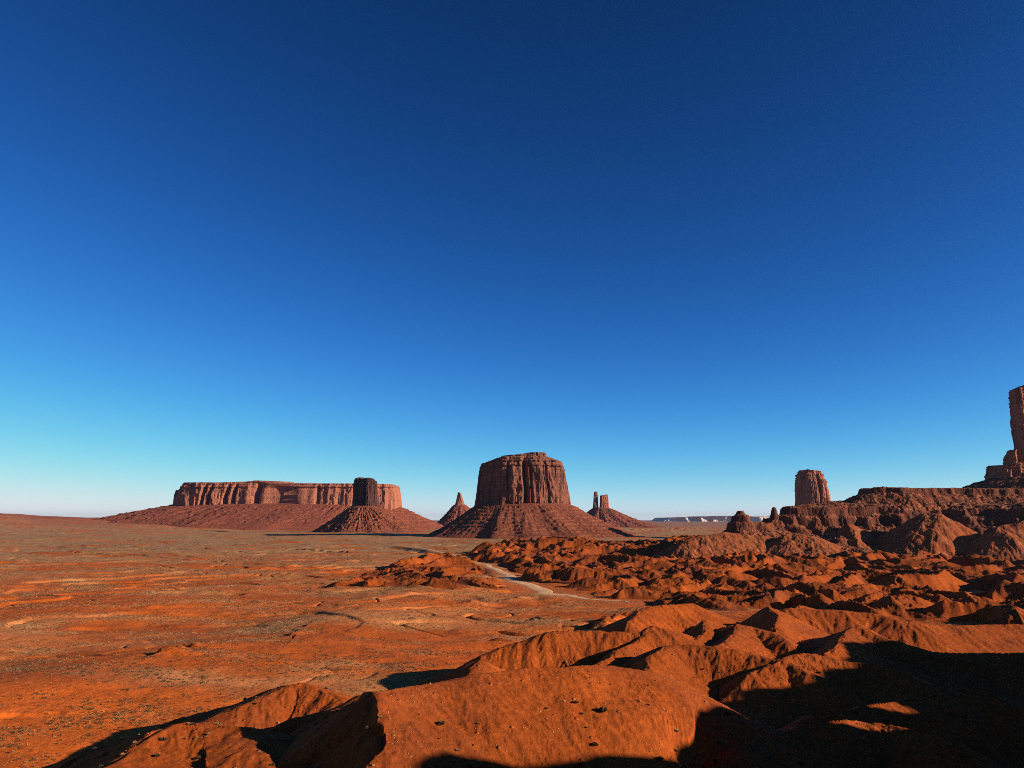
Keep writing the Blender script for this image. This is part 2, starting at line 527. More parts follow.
gcol = lerp(gcol, PALE, 0.12 * (1 - sstep(8, 30, dtrk + 10 * n2(X / 25, Y / 25, 117))))
gcol = lerp(gcol, np.array([0.30, 0.13, 0.09], f4), sstep(6500, 9000, RG) * 0.6)
gcol = lerp(gcol, np.array([0.33, 0.085, 0.04], f4), far * 0.85)
hcol = lerp(np.broadcast_to(RED, X.shape + (3,)), BROWN, sstep(-0.3, 0.6, nz2 + 0.4 * nz3) * np.where(who == 0, 0.95, 0.45))
hcol = lerp(hcol, ORANGE, sstep(0.0, 0.7, nz1) * 0.5)
hcol = hcol * (1 + 0.08 * nz3[..., None]) * np.array([0.86, 0.82, 0.80], f4)
hcol = hcol * np.where(who == 0, 0.84, 1.0)[..., None]

# ------------------------------------------------------------------ build the sheets
idx = np.arange(NR * NT, dtype=np.int32).reshape(NR, NT)
nxt = np.roll(idx, -1, axis=1)
Q = np.stack([idx[:-1], nxt[:-1], nxt[1:], idx[1:]], -1)          # (NR-1, NT, 4)
flat_on = on_hill.ravel()
gz = np.where(over > 0, np.minimum(base, top - 0.6), base)
VG = np.stack([X, Y, gz], -1).reshape(-1, 3)
hub = np.array([[0, 0, float(gz[0].mean())]], f4)
ground = mesh_obj('ground', VG, Q.reshape(-1, 4), EARTH, col=gcol.reshape(-1, 3))
tag(ground, 'red desert valley floor dotted with scrub and low scarps', kind='structure')
VH = np.stack([X, Y, np.where(over > -6, top, top)], -1).reshape(-1, 3)
any_on = flat_on[Q].any(-1)
whoq = np.where(flat_on[Q], who.ravel()[Q], -1).max(-1)
HL = ['crowded small eroded red mounds between the track and the right-hand mesa',
      'broad smooth orange mound with a lit front in the foreground',
      'lit arm of the broad orange mound with a dark left flank',
      'thin lit spur crossing the dark hollow left of the broad mound',
      'brown ribbed ridge at the bottom left corner',
      'rounded brown hump with pale top behind the dark hollow',
      'lowest small ridge at the far bottom left with a black shadow',
      'small pointed orange cone with a black shadow on its left behind the broad mound',
      'gullied ridge rising right behind the crest of the broad mound',
      'finely ribbed brown mound just right of and behind the broad mound',
      'short ridge running right from the right one of the paired noses',
      'small pointed knoll peeping over the top of the long smooth ridge',
      'long smooth ribbed ridge crossing the right side',
      'black-sided ridge in front of the long smooth ridge',
      'long spur with a black left side between the gullied ridge and the finely ribbed mound',
      'steep nose with a black left side behind the finely ribbed mound, the right one of a pair',
      'steep nose with a black left side behind the finely ribbed mound, the left one of a pair',
      'nose at the left end of the long smooth ridge throwing a black shadow over flat ground',
      'steep left flank of the black-sided ridge',
      'low rise behind the gullied ridge casting a wide black shadow to its left',
      'dark left nose of the finely ribbed mound',
      'small lit hump inside the big shadow',
      'narrow lit ridge deep inside the big shadow',
      'lowest pebbly ridge lit inside the big shadow near the bottom']
for i in range(len(fields)):
    qs = Q[any_on & (whoq == i)]
    if len(qs) < 30: continue
    v_, f_, c_ = compact(VH, qs, hcol.reshape(-1, 3))
    o = mesh_obj('badland_hills' if i == 0 else 'hill', v_, f_, EARTH, col=c_)
    tag(o, HL[i], kind='structure')
SURF = np.maximum(base, np.where(over > 0, top, -99))


def height(x, y):
    """Surface height at points, from the polar grid."""
    r = np.hypot(x, y); t = np.arctan2(x, y)
    i = np.clip(np.searchsorted(rr, r) - 1, 0, NR - 2); j = np.clip(np.searchsorted(th, t) - 1, 0, NT - 2)
    a = np.clip((r - rr[i]) / (rr[i + 1] - rr[i]), 0, 1); b = np.clip((t - th[j]) / (th[j + 1] - th[j]), 0, 1)
    S = SURF
    return (S[i, j] * (1 - a) + S[i + 1, j] * a) * (1 - b) + (S[i, j + 1] * (1 - a) + S[i + 1, j + 1] * a) * b


# the track as a sheet laid on the ground
nv = 9
dirs = np.gradient(tpath, axis=0); dirs /= np.linalg.norm(dirs, axis=1)[:, None]
nrm = np.stack([-dirs[:, 1], dirs[:, 0]], -1)
cr = np.linspace(-1, 1, nv)
wv = twid * (1 + 0.3 * n2(tt * 2.0, tt * 0, 120))
RX = tpath[:, None, 0] + nrm[:, None, 0] * cr[None] * wv[:, None]
RY = tpath[:, None, 1] + nrm[:, None, 1] * cr[None] * wv[:, None]
RZ = height(RX, RY) + 0.32 - 0.35 * np.abs(cr)[None] ** 6
ii = np.arange(400 * nv).reshape(400, nv)
RQ = np.stack([ii[:-1, :-1], ii[:-1, 1:], ii[1:, 1:], ii[1:, :-1]], -1).reshape(-1, 4)
rc = np.broadcast_to(np.array([0.74, 0.42, 0.21], f4), (400, nv, 3)) * (1 + 0.12 * n2(RX / 30, RY / 30, 121))[..., None]
tag(mesh_obj('dirt_road', np.stack([RX, RY, RZ], -1).reshape(-1, 3), RQ, EARTH, col=rc.reshape(-1, 3)), 'pale winding dirt road through the red mounds', kind='structure')

# ------------------------------------------------------------------ the layered mesa on the right: a fine heightfield of its own
mth = np.radians(np.arange(9, 52, 0.045)); mr = np.arange(1120, 2450, 2.2)
MR, MT = np.meshgrid(mr, mth, indexing='ij')
MX = (MR * np.sin(MT)).astype(f4); MY = (MR * np.cos(MT)).astype(f4)


def P2(px, py, Yd):
    p = at(px, py, Yd); return (p[0], p[1])


wm = 30 * fbm(MX / 130, MY / 130, 3, 130) + 13 * np.abs(n2(MX / 32, MY / 32, 135)) + 3.0 * fbm(MX / 11, MY / 11, 2, 137)
d1 = poly_sd(MX, MY, [P2(862, 489, 1500), P2(900, 489, 1470), P2(960, 489, 1490), P2(1100, 489, 1480), P2(1300, 489, 1500), (1900, 1500), (1900, 2300), P2(960, 489, 2000), P2(862, 489, 1650)]) + 0.6 * wm - 6
d2 = poly_sd(MX, MY, [P2(783, 509, 1440), P2(830, 506, 1410), P2(880, 500, 1415), P2(940, 500, 1400), P2(1010, 500, 1380), P2(1100, 500, 1330), P2(1300, 500, 1350), (1900, 1400), (1900, 2400), P2(900, 500, 2200), P2(790, 508, 1700)]) + wm - 8
topv = 5 * fbm(MX / 90, MY / 90, 3, 139)
m1 = np.interp(d1, [-160, -70, -30, -22, -4, 0, 60, 400], [-60, 84, 104, 109, 116, 126, 128, 130])
m2 = np.interp(d2, [-420, -250, -170, -110, -100, -95, -50, -46, -26, -20, -2, 3, 40, 120, 300], [-40, -3, 12, 24, 27, 34, 46, 52, 60, 72, 78, 90, 95, 104, 106])
msh = np.maximum(m1 + topv * .4, m2 + topv)
# lower knob with its pinnacle
def hump(px, py, Yd, prof, warp=0.5, sx=1.0):
    c = at(px, py, Yd)
    d = np.sqrt(((MX - c[0]) / sx) ** 2 + (MY - c[1]) ** 2) + warp * (wm * 0.35)
    return np.interp(d, prof[0], np.array(prof[1]) + c[2])
msh = np.maximum(msh, hump(740, 511, 1400, ([0, 10, 13, 19, 21, 27, 30, 40, 75, 130], [0, -1, -7, -9, -19, -22, -32, -42, -54, -90]), 0.9))
msh = np.maximum(msh, hump(757, 522, 1420, ([0, 20, 30, 70, 120], [0, -3, -14, -40, -80]), sx=1.3))
msh = np.maximum(msh, hump(774, 507, 1430, ([0, 4, 6, 9, 40, 110], [0, -2, -12, -22, -48, -96]), 0.2))
# cones of red clay in front
def ridge3(pts, k, c):
    P = [at(*p) for p in pts]
    d, zc, _ = seg_dist(MX + 4 * n2(MX / 30, MY / 30, 140), MY + 4 * n2(MX / 30, MY / 30, 141), [p[:2] for p in P], [p[2] for p in P])
    return zc - k * (np.sqrt(d * d + c * c) - c)
cone = np.maximum.reduce([ridge3([(925, 513, 1340), (940, 514, 1325), (985, 537, 1290)], .62, 6),
                          ridge3([(1000, 526, 1260), (1040, 518, 1270), (1120, 515, 1280)], .66, 5),
                          ridge3([(690, 539, 1320), (725, 532, 1345), (770, 537, 1345)], .5, 6),
                          ridge3([(790, 533, 1325), (812, 536, 1310)], .5, 5),
                          ridge3([(850, 524, 1380), (858, 540, 1330)], .6, 4)])
talus_like = msh > cone
msh = np.maximum(msh, cone)
# tower pedestal
pc = at(1042, 462, 1620)
dp = np.sqrt(((MX - pc[0]) / 1.15) ** 2 + (MY - pc[1]) ** 2) + 0.35 * wm
ped = np.interp(dp, [0, 60, 80, 112, 180, 260], [166, 160, 152, 142, 100, -60])
msh = np.maximum(msh, ped)
gxm = np.gradient(msh, mr, axis=0); gtm = np.gradient(msh, mth, axis=1) / MR
ax_ = (gxm * np.sin(MT) + gtm * np.cos(MT)).astype(f4); ay_ = (gxm * np.cos(MT) - gtm * np.sin(MT)).astype(f4)
slp = np.sqrt(ax_ ** 2 + ay_ ** 2)
em = erosion(MX, MY, ax_, ay_, 42.0, 2.2, 1.0, 3)
msh = msh + em * 0.7 * sstep(0.15, 0.4, slp) * (1 - sstep(0.9, 1.6, slp))
# rubble: blocks
msh = msh + 1.6 * fbm(MX / 16, MY / 16, 3, 145) * sstep(.1, .4, slp)
blk = n2(MX / 6, MY / 6, 150); blk2 = n2(MX / 13, MY / 13, 151)
msh = msh + np.where(talus_like, 1.0, 0.25) * (1.3 * np.maximum(blk, 0) ** 0.7 + 1.8 * np.maximum(blk2 - .1, 0) ** .8)
mi_ = np.arange(MX.size).reshape(MX.shape)
MQ = np.stack([mi_[:-1, :-1], mi_[:-1, 1:], mi_[1:, 1:], mi_[1:, :-1]], -1)
gzm = height(MX.astype(float), MY.astype(float))
keep = ((msh > gzm - 1.5).ravel()[MQ]).any(-1)
hz = np.where(msh > gzm - 1.5, msh, gzm - 4)
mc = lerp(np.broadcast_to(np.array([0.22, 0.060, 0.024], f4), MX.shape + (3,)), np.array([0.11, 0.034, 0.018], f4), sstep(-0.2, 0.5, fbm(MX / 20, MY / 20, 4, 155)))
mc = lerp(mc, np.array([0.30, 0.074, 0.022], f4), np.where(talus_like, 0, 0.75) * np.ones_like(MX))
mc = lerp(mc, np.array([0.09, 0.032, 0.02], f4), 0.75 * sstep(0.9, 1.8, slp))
mc = lerp(mc, np.array([0.33, 0.17, 0.09], f4), 0.55 * sstep(0.25, 0.5, blk) * (slp < 0.9))
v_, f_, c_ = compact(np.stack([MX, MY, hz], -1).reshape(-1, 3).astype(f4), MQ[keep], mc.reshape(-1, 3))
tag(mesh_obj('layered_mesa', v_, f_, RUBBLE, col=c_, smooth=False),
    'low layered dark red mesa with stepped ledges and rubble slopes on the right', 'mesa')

# ------------------------------------------------------------------ buttes, mesas and towers


def pxz(py, Yd):
    return at(512, py, Yd)[2]


def pxx(px, py, Yd):
    return at(px, py, Yd)[0]


def superell(phi, n):
    c, s = np.cos(phi), np.sin(phi)
    return np.sign(c) * np.abs(c) ** (2 / n), np.sign(s) * np.abs(s) ** (2 / n)


def butte(parent, name, Yd, left, right, top, depth, mat, flute=8.0, wave=30.0, big=0.0, bigw=120.0, sq=3.2, nphi=520, nz=90, seed=0, ledge=0.0, skew=0.0, capround=0.12, plan=None, grooves=()):
    """A cliff block: silhouette given by left / right (px, py) lists from bottom to top and the top line (px, py) from left to right."""
    L = np.array(sorted(left, key=lambda p: -p[1]), float); R = np.array(sorted(right, key=lambda p: -p[1]), float)
    T = np.array(top, float)
    yb = max(L[0, 1], R[0, 1]) + 4
    yt = min(T[:, 1])
    phi = np.linspace(0, 2 * np.pi, nphi, endpoint=False)
    ex, ey = superell(phi, sq)
    if plan is not None:          # free plan outline, counter-clockwise from the right
        pp = np.array(plan + [plan[0]], float)
        for _ in range(2):        # round the corners a little
            a_, b_ = pp[:-1], pp[1:]
            pp = np.stack([a_ * .8 + b_ * .2, a_ * .2 + b_ * .8], 1).reshape(-1, 2); pp = np.vstack([pp, pp[:1]])
        cl = np.concatenate([[0], np.cumsum(np.hypot(*np.diff(pp, axis=0).T))])
        u_ = np.linspace(0, cl[-1], nphi, endpoint=False)
        ex = np.interp(u_, cl, pp[:, 0]); ey = np.interp(u_, cl, pp[:, 1])
        ex = ex / np.abs(ex).max()
    t = np.linspace(0, 1, nz)
    # depth-wise turned block: skew turns the front face towards the right or left
    PH, TT = np.meshgrid(np.arange(nphi), t)
    EX, EY = ex[PH], ey[PH]
    pyl = yb + (yt - yb) * TT
    lx = np.interp(-pyl, -L[:, 1], L[:, 0]); rx = np.interp(-pyl, -R[:, 1], R[:, 0])
    xpix = (lx + rx) / 2 + (rx - lx) / 2 * EX
    # top line limits each column
    ytop = np.interp(xpix, T[:, 0], T[:, 1])
    pyc = yb + (ytop - yb) * TT
    lx = np.interp(-pyc, -L[:, 1], L[:, 0]); rx = np.interp(-pyc, -R[:, 1], R[:, 0])
    xpix = (lx + rx) / 2 + (rx - lx) / 2 * EX
    hw = (rx - lx) / 2
    Zc = at(0, 0, 1)[2]
    v = (384 - pyc) / FOC
    s = Yd / (CP - v * SP)
    BX = s * (xpix - 512) / FOC; BZ = EYE + s * (SP + v * CP)
    BY = Yd + depth * EY * (hw / hw.max()) ** 0.8 + skew * EX * depth
    # outward direction (plan)
    nx = np.gradient(BY, axis=1); ny = -np.gradient(BX, axis=1)
    nx[:, 0] = nx[:, 1]; nx[:, -1] = nx[:, -2]; ny[:, 0] = ny[:, 1]; ny[:, -1] = ny[:, -2]
    ln = np.hypot(nx, ny) + 1e-6; nx /= ln; ny /= ln
    f1 = n3(BX / wave + seed, BY / wave, BZ / (wave * 9), seed)
    f2 = n3(BX / (wave * .42) + seed, BY / (wave * .42), BZ / (wave * 3.5), seed + 1)
    f3 = n3(BX / (wave * .2) + seed, BY / (wave * .2), BZ / (wave * .5), seed + 2)
    blocky = np.round(2.2 * n3(BX / (wave * .7) + seed, BY / (wave * .7), BZ / (wave * 2.2), seed + 5)) / 2.2
    disp = flute * (-(np.abs(f1) ** 0.7) * 1.3 + 0.4) - flute * 0.55 * np.abs(f2) + flute * 0.3 * f3 + flute * 0.55 * blocky
    if big: disp -= big * np.maximum(n3(BX / bigw + 5, BY / bigw, BZ / (bigw * 6), seed + 3), 0) ** .8
    for ge, gw, gd in grooves:     # deep upright recesses
        gg = ge + 0.25 * gw * n2(BZ / 60, 0 * BZ + ge * 9, seed)
        disp -= gd * np.exp(-((EX - gg) / gw) ** 2) * (EY < 0) * sstep(.98, .8, TT)
    if ledge:
        bed = n2(BZ / ledge, 0 * BZ + seed, seed + 4)
        disp += 0.35 * flute * np.sign(bed) * np.minimum(np.abs(bed) * 3, 1) * sstep(0.72, 0.86, TT)
    disp *= 1 - 0.5 * sstep(0.97, 1, TT)
    fade = 1 - 0.8 * np.abs(EX) ** 12
    BX = BX + nx * disp * fade; BY = BY + ny * disp
    # cap rings
    rings = [np.stack([BX, BY, BZ], -1)]
    cx, cy = BX[-1].mean(), BY[-1].mean()
    for fr, up in ((0.96, capround * .2), (0.8, capround * .45), (0.55, capround * .7), (0.25, capround * .8), (0.02, capround * .8)):
        rx_, ry_ = cx + (BX[-1] - cx) * fr, cy + (BY[-1] - cy) * fr
        rz_ = BZ[-1] * fr + BZ[-1].max() * (1 - fr)
        rz_ = np.minimum(BZ[-1] + 1.5, rz_) + 1.5 * n2(rx_ / 15, ry_ / 15, seed) * (1 - fr)
        rings.append(np.stack([rx_, ry_, rz_], -1)[None])
    V = np.concatenate(rings, 0)
    n = V.shape[0]
    ii = np.arange(n * nphi).reshape(n, nphi); jj = np.roll(ii, -1, 1)
    F = np.stack([ii[:-1], jj[:-1], jj[1:], ii[1:]], -1).reshape(-1, 4)
    return mesh_obj(name, V.reshape(-1, 3), F, mat, parent)


def talus(parent, Yd, inner, outer, ytop, ybase, din, dout, mat, gully=6.0, nphi=700, nr=130, seed=0, steps=0.0, conc=1.5, sq=2.3, zfloor=-6.0, prof=None):
    """The rubble skirt below a cliff: from the cliff's foot (inner px span at ytop) to the valley (outer px span)."""
    phi = np.linspace(0, 2 * np.pi, nphi, endpoint=False)
    ex, ey = superell(phi, sq); ex2, ey2 = superell(phi, 2.0)
    t = np.linspace(0, 1, nr)
    PH, TT = np.meshgrid(np.arange(nphi), t)
    xi = [pxx(p, ytop, Yd) for p in inner]; xo = [pxx(p, ybase, Yd) for p in outer]
    zi = pxz(ytop, Yd)
    ci, co = (xi[0] + xi[1]) / 2, (xo[0] + xo[1]) / 2
    hi, ho = (xi[1] - xi[0]) / 2, (xo[1] - xo[0]) / 2
    a = np.cos(phi) * 3; b = np.sin(phi) * 3
    wob = 1 + 0.10 * n2(a * 1.3 + seed, b * 1.3, seed + 5)
    t1 = TT
    IX = ci + hi * 0.93 * ex[PH]; IY = Yd + din * 0.93 * ey[PH]
    OX = co + ho * ex2[PH] * wob[PH]; OY = Yd + dout * ey2[PH] * wob[PH]
    TX = IX + (OX - IX) * t1; TY = IY + (OY - IY) * t1
    if prof is None:
        g = (1 - t1) ** conc
    else:
        g = np.interp(t1, prof[0], prof[1])
    TZ = zfloor + (zi - zfloor) * g
    gl = np.abs(n3(TX / 60 + seed, TY / 60, TZ / 400, seed + 6)) + 0.5 * np.abs(n3(TX / 26, TY / 26, TZ / 150, seed + 7))
    # radial gullies: noise along the contour, stretched down the slope
    w = 12.0
    rad = n3(np.cos(phi)[PH] * w + seed, np.sin(phi)[PH] * w, t1 * 1.6, seed + 8)
    rad2 = n3(np.cos(phi)[PH] * w * 2.6, np.sin(phi)[PH] * w * 2.6, t1 * 3, seed + 9)
    body = sstep(0, 0.12, t1) * sstep(1.0, 0.7, t1)
    rad = rad * (0.5 + 0.9 * np.clip(n3(TX / 170 + 3, TY / 170, TZ / 300, seed + 13) + .4, 0, 1))
    TZ = TZ - gully * body * (1.2 * np.abs(rad) ** .8 + 0.6 * np.abs(rad2)) + gully * 0.5 * body
    TZ = TZ + gully * body * (0.9 * np.maximum(n3(TX / 24, TY / 24, TZ / 24, seed + 10), 0) + 0.5 * n3(TX / 11, TY / 11, TZ / 11, seed + 14))
    if steps:
        qn = TZ / steps + 0.6 * n3(TX / 150, TY / 150, TZ / 80, seed + 11)
        fl = np.floor(qn); fr_ = qn - fl
        TZ = TZ + steps * 0.45 * body * (sstep(0.0, 0.3, fr_) - fr_) * sstep(-0.35, 0.15, n3(TX / 120 + 9, TY / 120, TZ / 60, seed + 12))
    ii = np.arange(nr * nphi).reshape(nr, nphi); jj = np.roll(ii, -1, 1)
    F = np.stack([ii[:-1], ii[1:], jj[1:], jj[:-1]], -1).reshape(-1, 4)
    return mesh_obj('talus_slope', np.stack([TX, TY, TZ], -1).reshape(-1, 3), F, mat, parent)


ROCK = rock_material('sandstone_cliff', (0.20, 0.068, 0.040), (0.050, 0.022, 0.018), (0.32, 0.12, 0.068), 0.5, 1.0, 0.8)
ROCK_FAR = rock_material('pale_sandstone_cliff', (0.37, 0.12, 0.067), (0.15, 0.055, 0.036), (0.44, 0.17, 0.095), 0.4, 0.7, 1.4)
ROCK_SHADE = rock_material('shaded_cliff', (0.075, 0.032, 0.026), (0.030, 0.016, 0.015), (0.15, 0.06, 0.042), 0.4)  # darker cliff copy: shade of the narrow butte's left faces put into the colour
ROCK_WARM = rock_material('tower_cliff', (0.36, 0.125, 0.068), (0.13, 0.05, 0.032), (0.45, 0.19, 0.11), 0.3, 0.8, 0.5)
TALUS = talus_material('talus', (0.33, 0.092, 0.042), (0.10, 0.033, 0.02), 0.7)
TALUS_FAR = talus_material('far_talus', (0.32, 0.085, 0.042), (0.18, 0.052, 0.03), 1.6)

# the big central butte
b1 = empty('sandstone_butte', at(522, 535, 3400))
tag(b1, 'largest squat butte with a dark left face standing in the middle of the valley', 'butte')


def fix(o, root):
    o.matrix_parent_inverse.identity()
    o.location = (-root.location[0], -root.location[1], -root.location[2])


def part(o, root):
    me = o.data
    me.transform(__import__('mathutils').Matrix.Translation(-root.location))
    return o


part(butte(b1, 'cliff', 3400, [(473, 506), (475.5, 490), (477, 475), (478.5, 466), (481, 461), (486, 457)], [(573, 506), (569.5, 485), (566, 468), (563, 462), (556, 457)],
      [(470, 468), (478, 466.5), (483, 463), (492, 461), (500, 459), (512, 458.2), (530, 457.6), (546, 458.2), (554, 461), (562, 464), (566, 466.5), (575, 470)],
      170, ROCK, 13, 46, 34, 150, 3.6, 900, 130, 3, 9.0, plan=[(1, .2), (.6, 1), (-.3, 1.2), (-.85, .9), (-1, .55), (-.5, -.85), (-.2, -1), (.7, -.75)], grooves=((.06, .05, 55), (.17, .02, 20), (-.33, .03, 18), (.8, .05, 40), (.52, .02, 14))), b1)
part(butte(b1, 'cap_rock', 3400, [(498, 461), (501, 457), (503, 455)], [(550, 461), (546.5, 457), (545.5, 453)], [(498, 458), (502, 456.6), (512, 455.8), (524, 454.8), (531, 454), (533, 453.2), (545, 453.2), (547, 456)], 70, ROCK, 7, 24, 0, 90, 3.2, 500, 40, 45, 5.0), b1)
part(talus(b1, 3400, (474, 573), (424, 646), 504, 534, 165, 400, TALUS, 4.5, seed=3, steps=14, conc=1.3), b1)

# long mesa on the left
b2 = empty('long_mesa', at(290, 522, 5600))
tag(b2, 'long flat-topped pale red mesa behind the left plain', 'mesa')
def K(p, f=0.985):
    return [(512 + (x - 512) * f, y) for x, y in p]


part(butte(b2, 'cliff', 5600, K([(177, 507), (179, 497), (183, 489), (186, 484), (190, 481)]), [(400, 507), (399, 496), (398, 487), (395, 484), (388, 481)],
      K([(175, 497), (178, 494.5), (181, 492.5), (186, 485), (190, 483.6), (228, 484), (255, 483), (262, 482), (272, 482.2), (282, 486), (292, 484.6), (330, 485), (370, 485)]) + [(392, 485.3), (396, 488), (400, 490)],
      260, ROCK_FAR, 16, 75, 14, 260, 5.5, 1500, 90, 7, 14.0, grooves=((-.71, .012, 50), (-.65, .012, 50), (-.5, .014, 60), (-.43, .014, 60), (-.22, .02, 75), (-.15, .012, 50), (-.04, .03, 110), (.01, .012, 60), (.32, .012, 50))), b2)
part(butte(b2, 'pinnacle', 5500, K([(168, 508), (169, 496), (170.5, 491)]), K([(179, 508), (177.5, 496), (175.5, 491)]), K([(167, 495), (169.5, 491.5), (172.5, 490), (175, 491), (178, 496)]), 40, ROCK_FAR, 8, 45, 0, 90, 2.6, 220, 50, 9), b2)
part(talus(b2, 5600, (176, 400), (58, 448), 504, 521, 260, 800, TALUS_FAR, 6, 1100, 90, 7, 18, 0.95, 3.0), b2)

# dark butte in front of the mesa's right end
b3 = empty('sandstone_butte', at(365, 528, 4300))
tag(b3, 'narrow dark butte standing before the right end of the long mesa', 'butte')
part(butte(b3, 'cliff', 4300, [(349, 509), (350.5, 495), (351.3, 483), (352.5, 478)], [(379, 509), (378, 495), (377.2, 482), (376, 478)],
      [(349, 488), (352.5, 482), (355, 478.5), (360, 477.6), (363.5, 480.6), (365.5, 481.6), (367.5, 478.4), (372, 478), (375.5, 481), (379, 488)],
      75, ROCK_SHADE, 10, 38, 10, 90, 3.0, 500, 90, 12, 8.0, grooves=((.08, .06, 30), (-.45, .05, 16)), plan=[(1, .4), (.2, 1), (-1, .5), (-.75, -.2), (.35, -1), (1, -.45)]), b3)
part(talus(b3, 4300, (351, 377), (310, 428), 506, 529, 80, 330, TALUS, 8, seed=12, steps=15, conc=1.25), b3)

# thin spire between
b4 = empty('rock_spire', at(459, 519, 6500))
tag(b4, 'thin pointed spire on a red cone left of the largest butte', 'rock spire')
part(butte(b4, 'cliff', 6500, [(453, 509), (455.5, 503), (456.8, 497), (458, 492)], [(467, 509), (464, 503), (462.5, 497), (460.5, 492)],
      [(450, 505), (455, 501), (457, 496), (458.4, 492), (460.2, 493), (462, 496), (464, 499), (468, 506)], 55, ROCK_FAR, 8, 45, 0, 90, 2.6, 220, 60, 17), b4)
part(talus(b4, 6500, (453, 467), (428, 494), 505, 519, 60, 330, TALUS_FAR, 9, 400, 70, 17, 0, 1.35), b4)

# twin towers
b5 = empty('sandstone_butte', at(600, 518, 7200))
tag(b5, 'pair of far pinkish towers sharing one cone right of the largest butte', 'butte')
part(butte(b5, 'tower', 7200, [(592.8, 510), (593.6, 500), (594, 492)], [(598.6, 510), (597.8, 500), (597.4, 492)],
      [(592, 493), (594, 491.8), (596, 491.5), (597.5, 492), (599, 493)], 45, ROCK, 6, 40, 0, 90, 3, 220, 60, 21), b5)
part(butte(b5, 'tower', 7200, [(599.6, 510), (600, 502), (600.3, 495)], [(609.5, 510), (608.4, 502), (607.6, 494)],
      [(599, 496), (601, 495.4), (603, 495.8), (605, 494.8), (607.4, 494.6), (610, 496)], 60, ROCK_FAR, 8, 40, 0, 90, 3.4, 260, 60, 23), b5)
part(talus(b5, 7200, (593, 609), (556, 668), 507.5, 520.5, 90, 560, TALUS_FAR, 9, 500, 80, 21, 14, 1.6), b5)

# block tower behind the layered mesa
b6 = empty('sandstone_butte', at(812, 520, 3000))
tag(b6, 'upright streaked butte rising behind the layered mesa', 'butte')
part(butte(b6, 'cliff', 3000, [(798, 516), (798.6, 490), (798.6, 476), (801, 470)], [(829, 516), (826, 492), (824, 482), (821, 474), (818, 470)],
      [(795, 478), (797, 475.6), (799.5, 475), (800, 471), (803, 469.6), (806, 470.6), (813, 471), (818, 472), (820, 475), (825, 483), (827, 488), (829, 492)],
      75, ROCK_WARM, 9, 30, 12, 70, 3.0, 600, 110, 27, 7.0, grooves=((.1, .07, 22), (.55, .05, 14), (.78, .05, 14), (-.3, .03, 8))), b6)
part(talus(b6, 3000, (796, 830), (762, 872), 507, 532, 80, 260, TALUS, 6, 500, 80, 27, 12, 1.3), b6)

# tall tower at the right edge
b7 = empty('rock_tower', at(1042, 475, 1620))
tag(b7, 'tallest tower cut off by the right edge, on the layered mesa', 'rock tower')
part(butte(b7, 'cliff', 1620, [(1013, 472), (1018, 461), (1020, 445), (1017, 425), (1015, 405), (1014, 390)], [(1068, 472), (1064, 445), (1063, 420), (1062, 400), (1058, 388)],
      [(1013, 391), (1015, 389), (1019, 388), (1024, 387), (1030, 384), (1045, 381), (1060, 383), (1069, 390)],
      50, ROCK_WARM, 4.5, 17, 7, 40, 3.2, 600, 160, 31, 5.0, plan=[(1, .6), (.2, 1.2), (-.7, 1), (-1, .1), (-.93, -.45), (.7, .2)]), b7)
part(butte(b7, 'plinth', 1620, [(997, 480), (997.5, 470), (998.5, 465.5)], [(1092, 480), (1088, 470), (1086, 465)],
      [(996, 467), (999, 465.5), (1006, 464), (1012, 463), (1080, 463), (1088, 466)], 95, ROCK_WARM, 6.5, 13, 0, 40, 3.2, 500, 40, 33, 4.0, plan=[(1, .6), (.2, 1.2), (-.7, 1), (-1, .1), (-.93, -.45), (.7, .2)]), b7)
part(butte(b7, 'shoulder', 1620, [(1007, 468), (1008, 458), (1010, 452), (1013, 449)], [(1040, 468), (1038, 458), (1036, 450)],
      [(1006, 457), (1009, 454), (1012, 450.5), (1016, 449), (1036, 449)], 34, ROCK_WARM, 5, 10, 0, 40, 2.6, 260, 40, 35, plan=[(1, .6), (.2, 1.2), (-.7, 1), (-1, .1), (-.93, -.45), (.7, .2)]), b7)

# pale mesa on the horizon
b8 = empty('distant_mesa', at(790, 519, 24000))
tag(b8, 'low pale blue-white mesa far away on the horizon', 'mesa')
FAR = rock_material('far_pale_hazed_rock', (0.70, 0.52, 0.44), (0.48, 0.34, 0.30), (0.80, 0.66, 0.60), 0.3, 0.5, 8.0)  # pale tan rock, lightened further to put distance haze into its colour
part(butte(b8, 'cliff', 24000, [(655, 521), (660, 517)], [(930, 521), (925, 516)],
      [(654, 518.6), (664, 517.6), (680, 517), (690, 517.2), (700, 516.2), (712, 516), (722, 516.3), (740, 516.8), (780, 516.2), (860, 516), (930, 517)], 1500, FAR, 180, 500, 500, 1700, 5, 900, 24, 41), b8)

# ------------------------------------------------------------------ scrub and stones
def simple_mat(name, a, b_, sc_=6.0):
    m, nt, b = nodes_of(name)
    oi = nt.nodes.new('ShaderNodeNewGeometry')
    f = noise(nt, oi.outputs['Position'], sc_, 4, 0.6)
    nt.links.new(mixc(nt, remap(nt, f, 0.35, 0.65, 0, 1), a, b_), b.inputs['Base Color'])
    return m


SHRUB = simple_mat('dry_scrub', (0.060, 0.045, 0.022), (0.14, 0.10, 0.048), 2.5)
STRAW = simple_mat('straw_grass', (0.26, 0.17, 0.07), (0.42, 0.29, 0.13), 2.5)
STONE = simple_mat('pale_stone', (0.30, 0.12, 0.055), (0.46, 0.25, 0.135), 1.2)


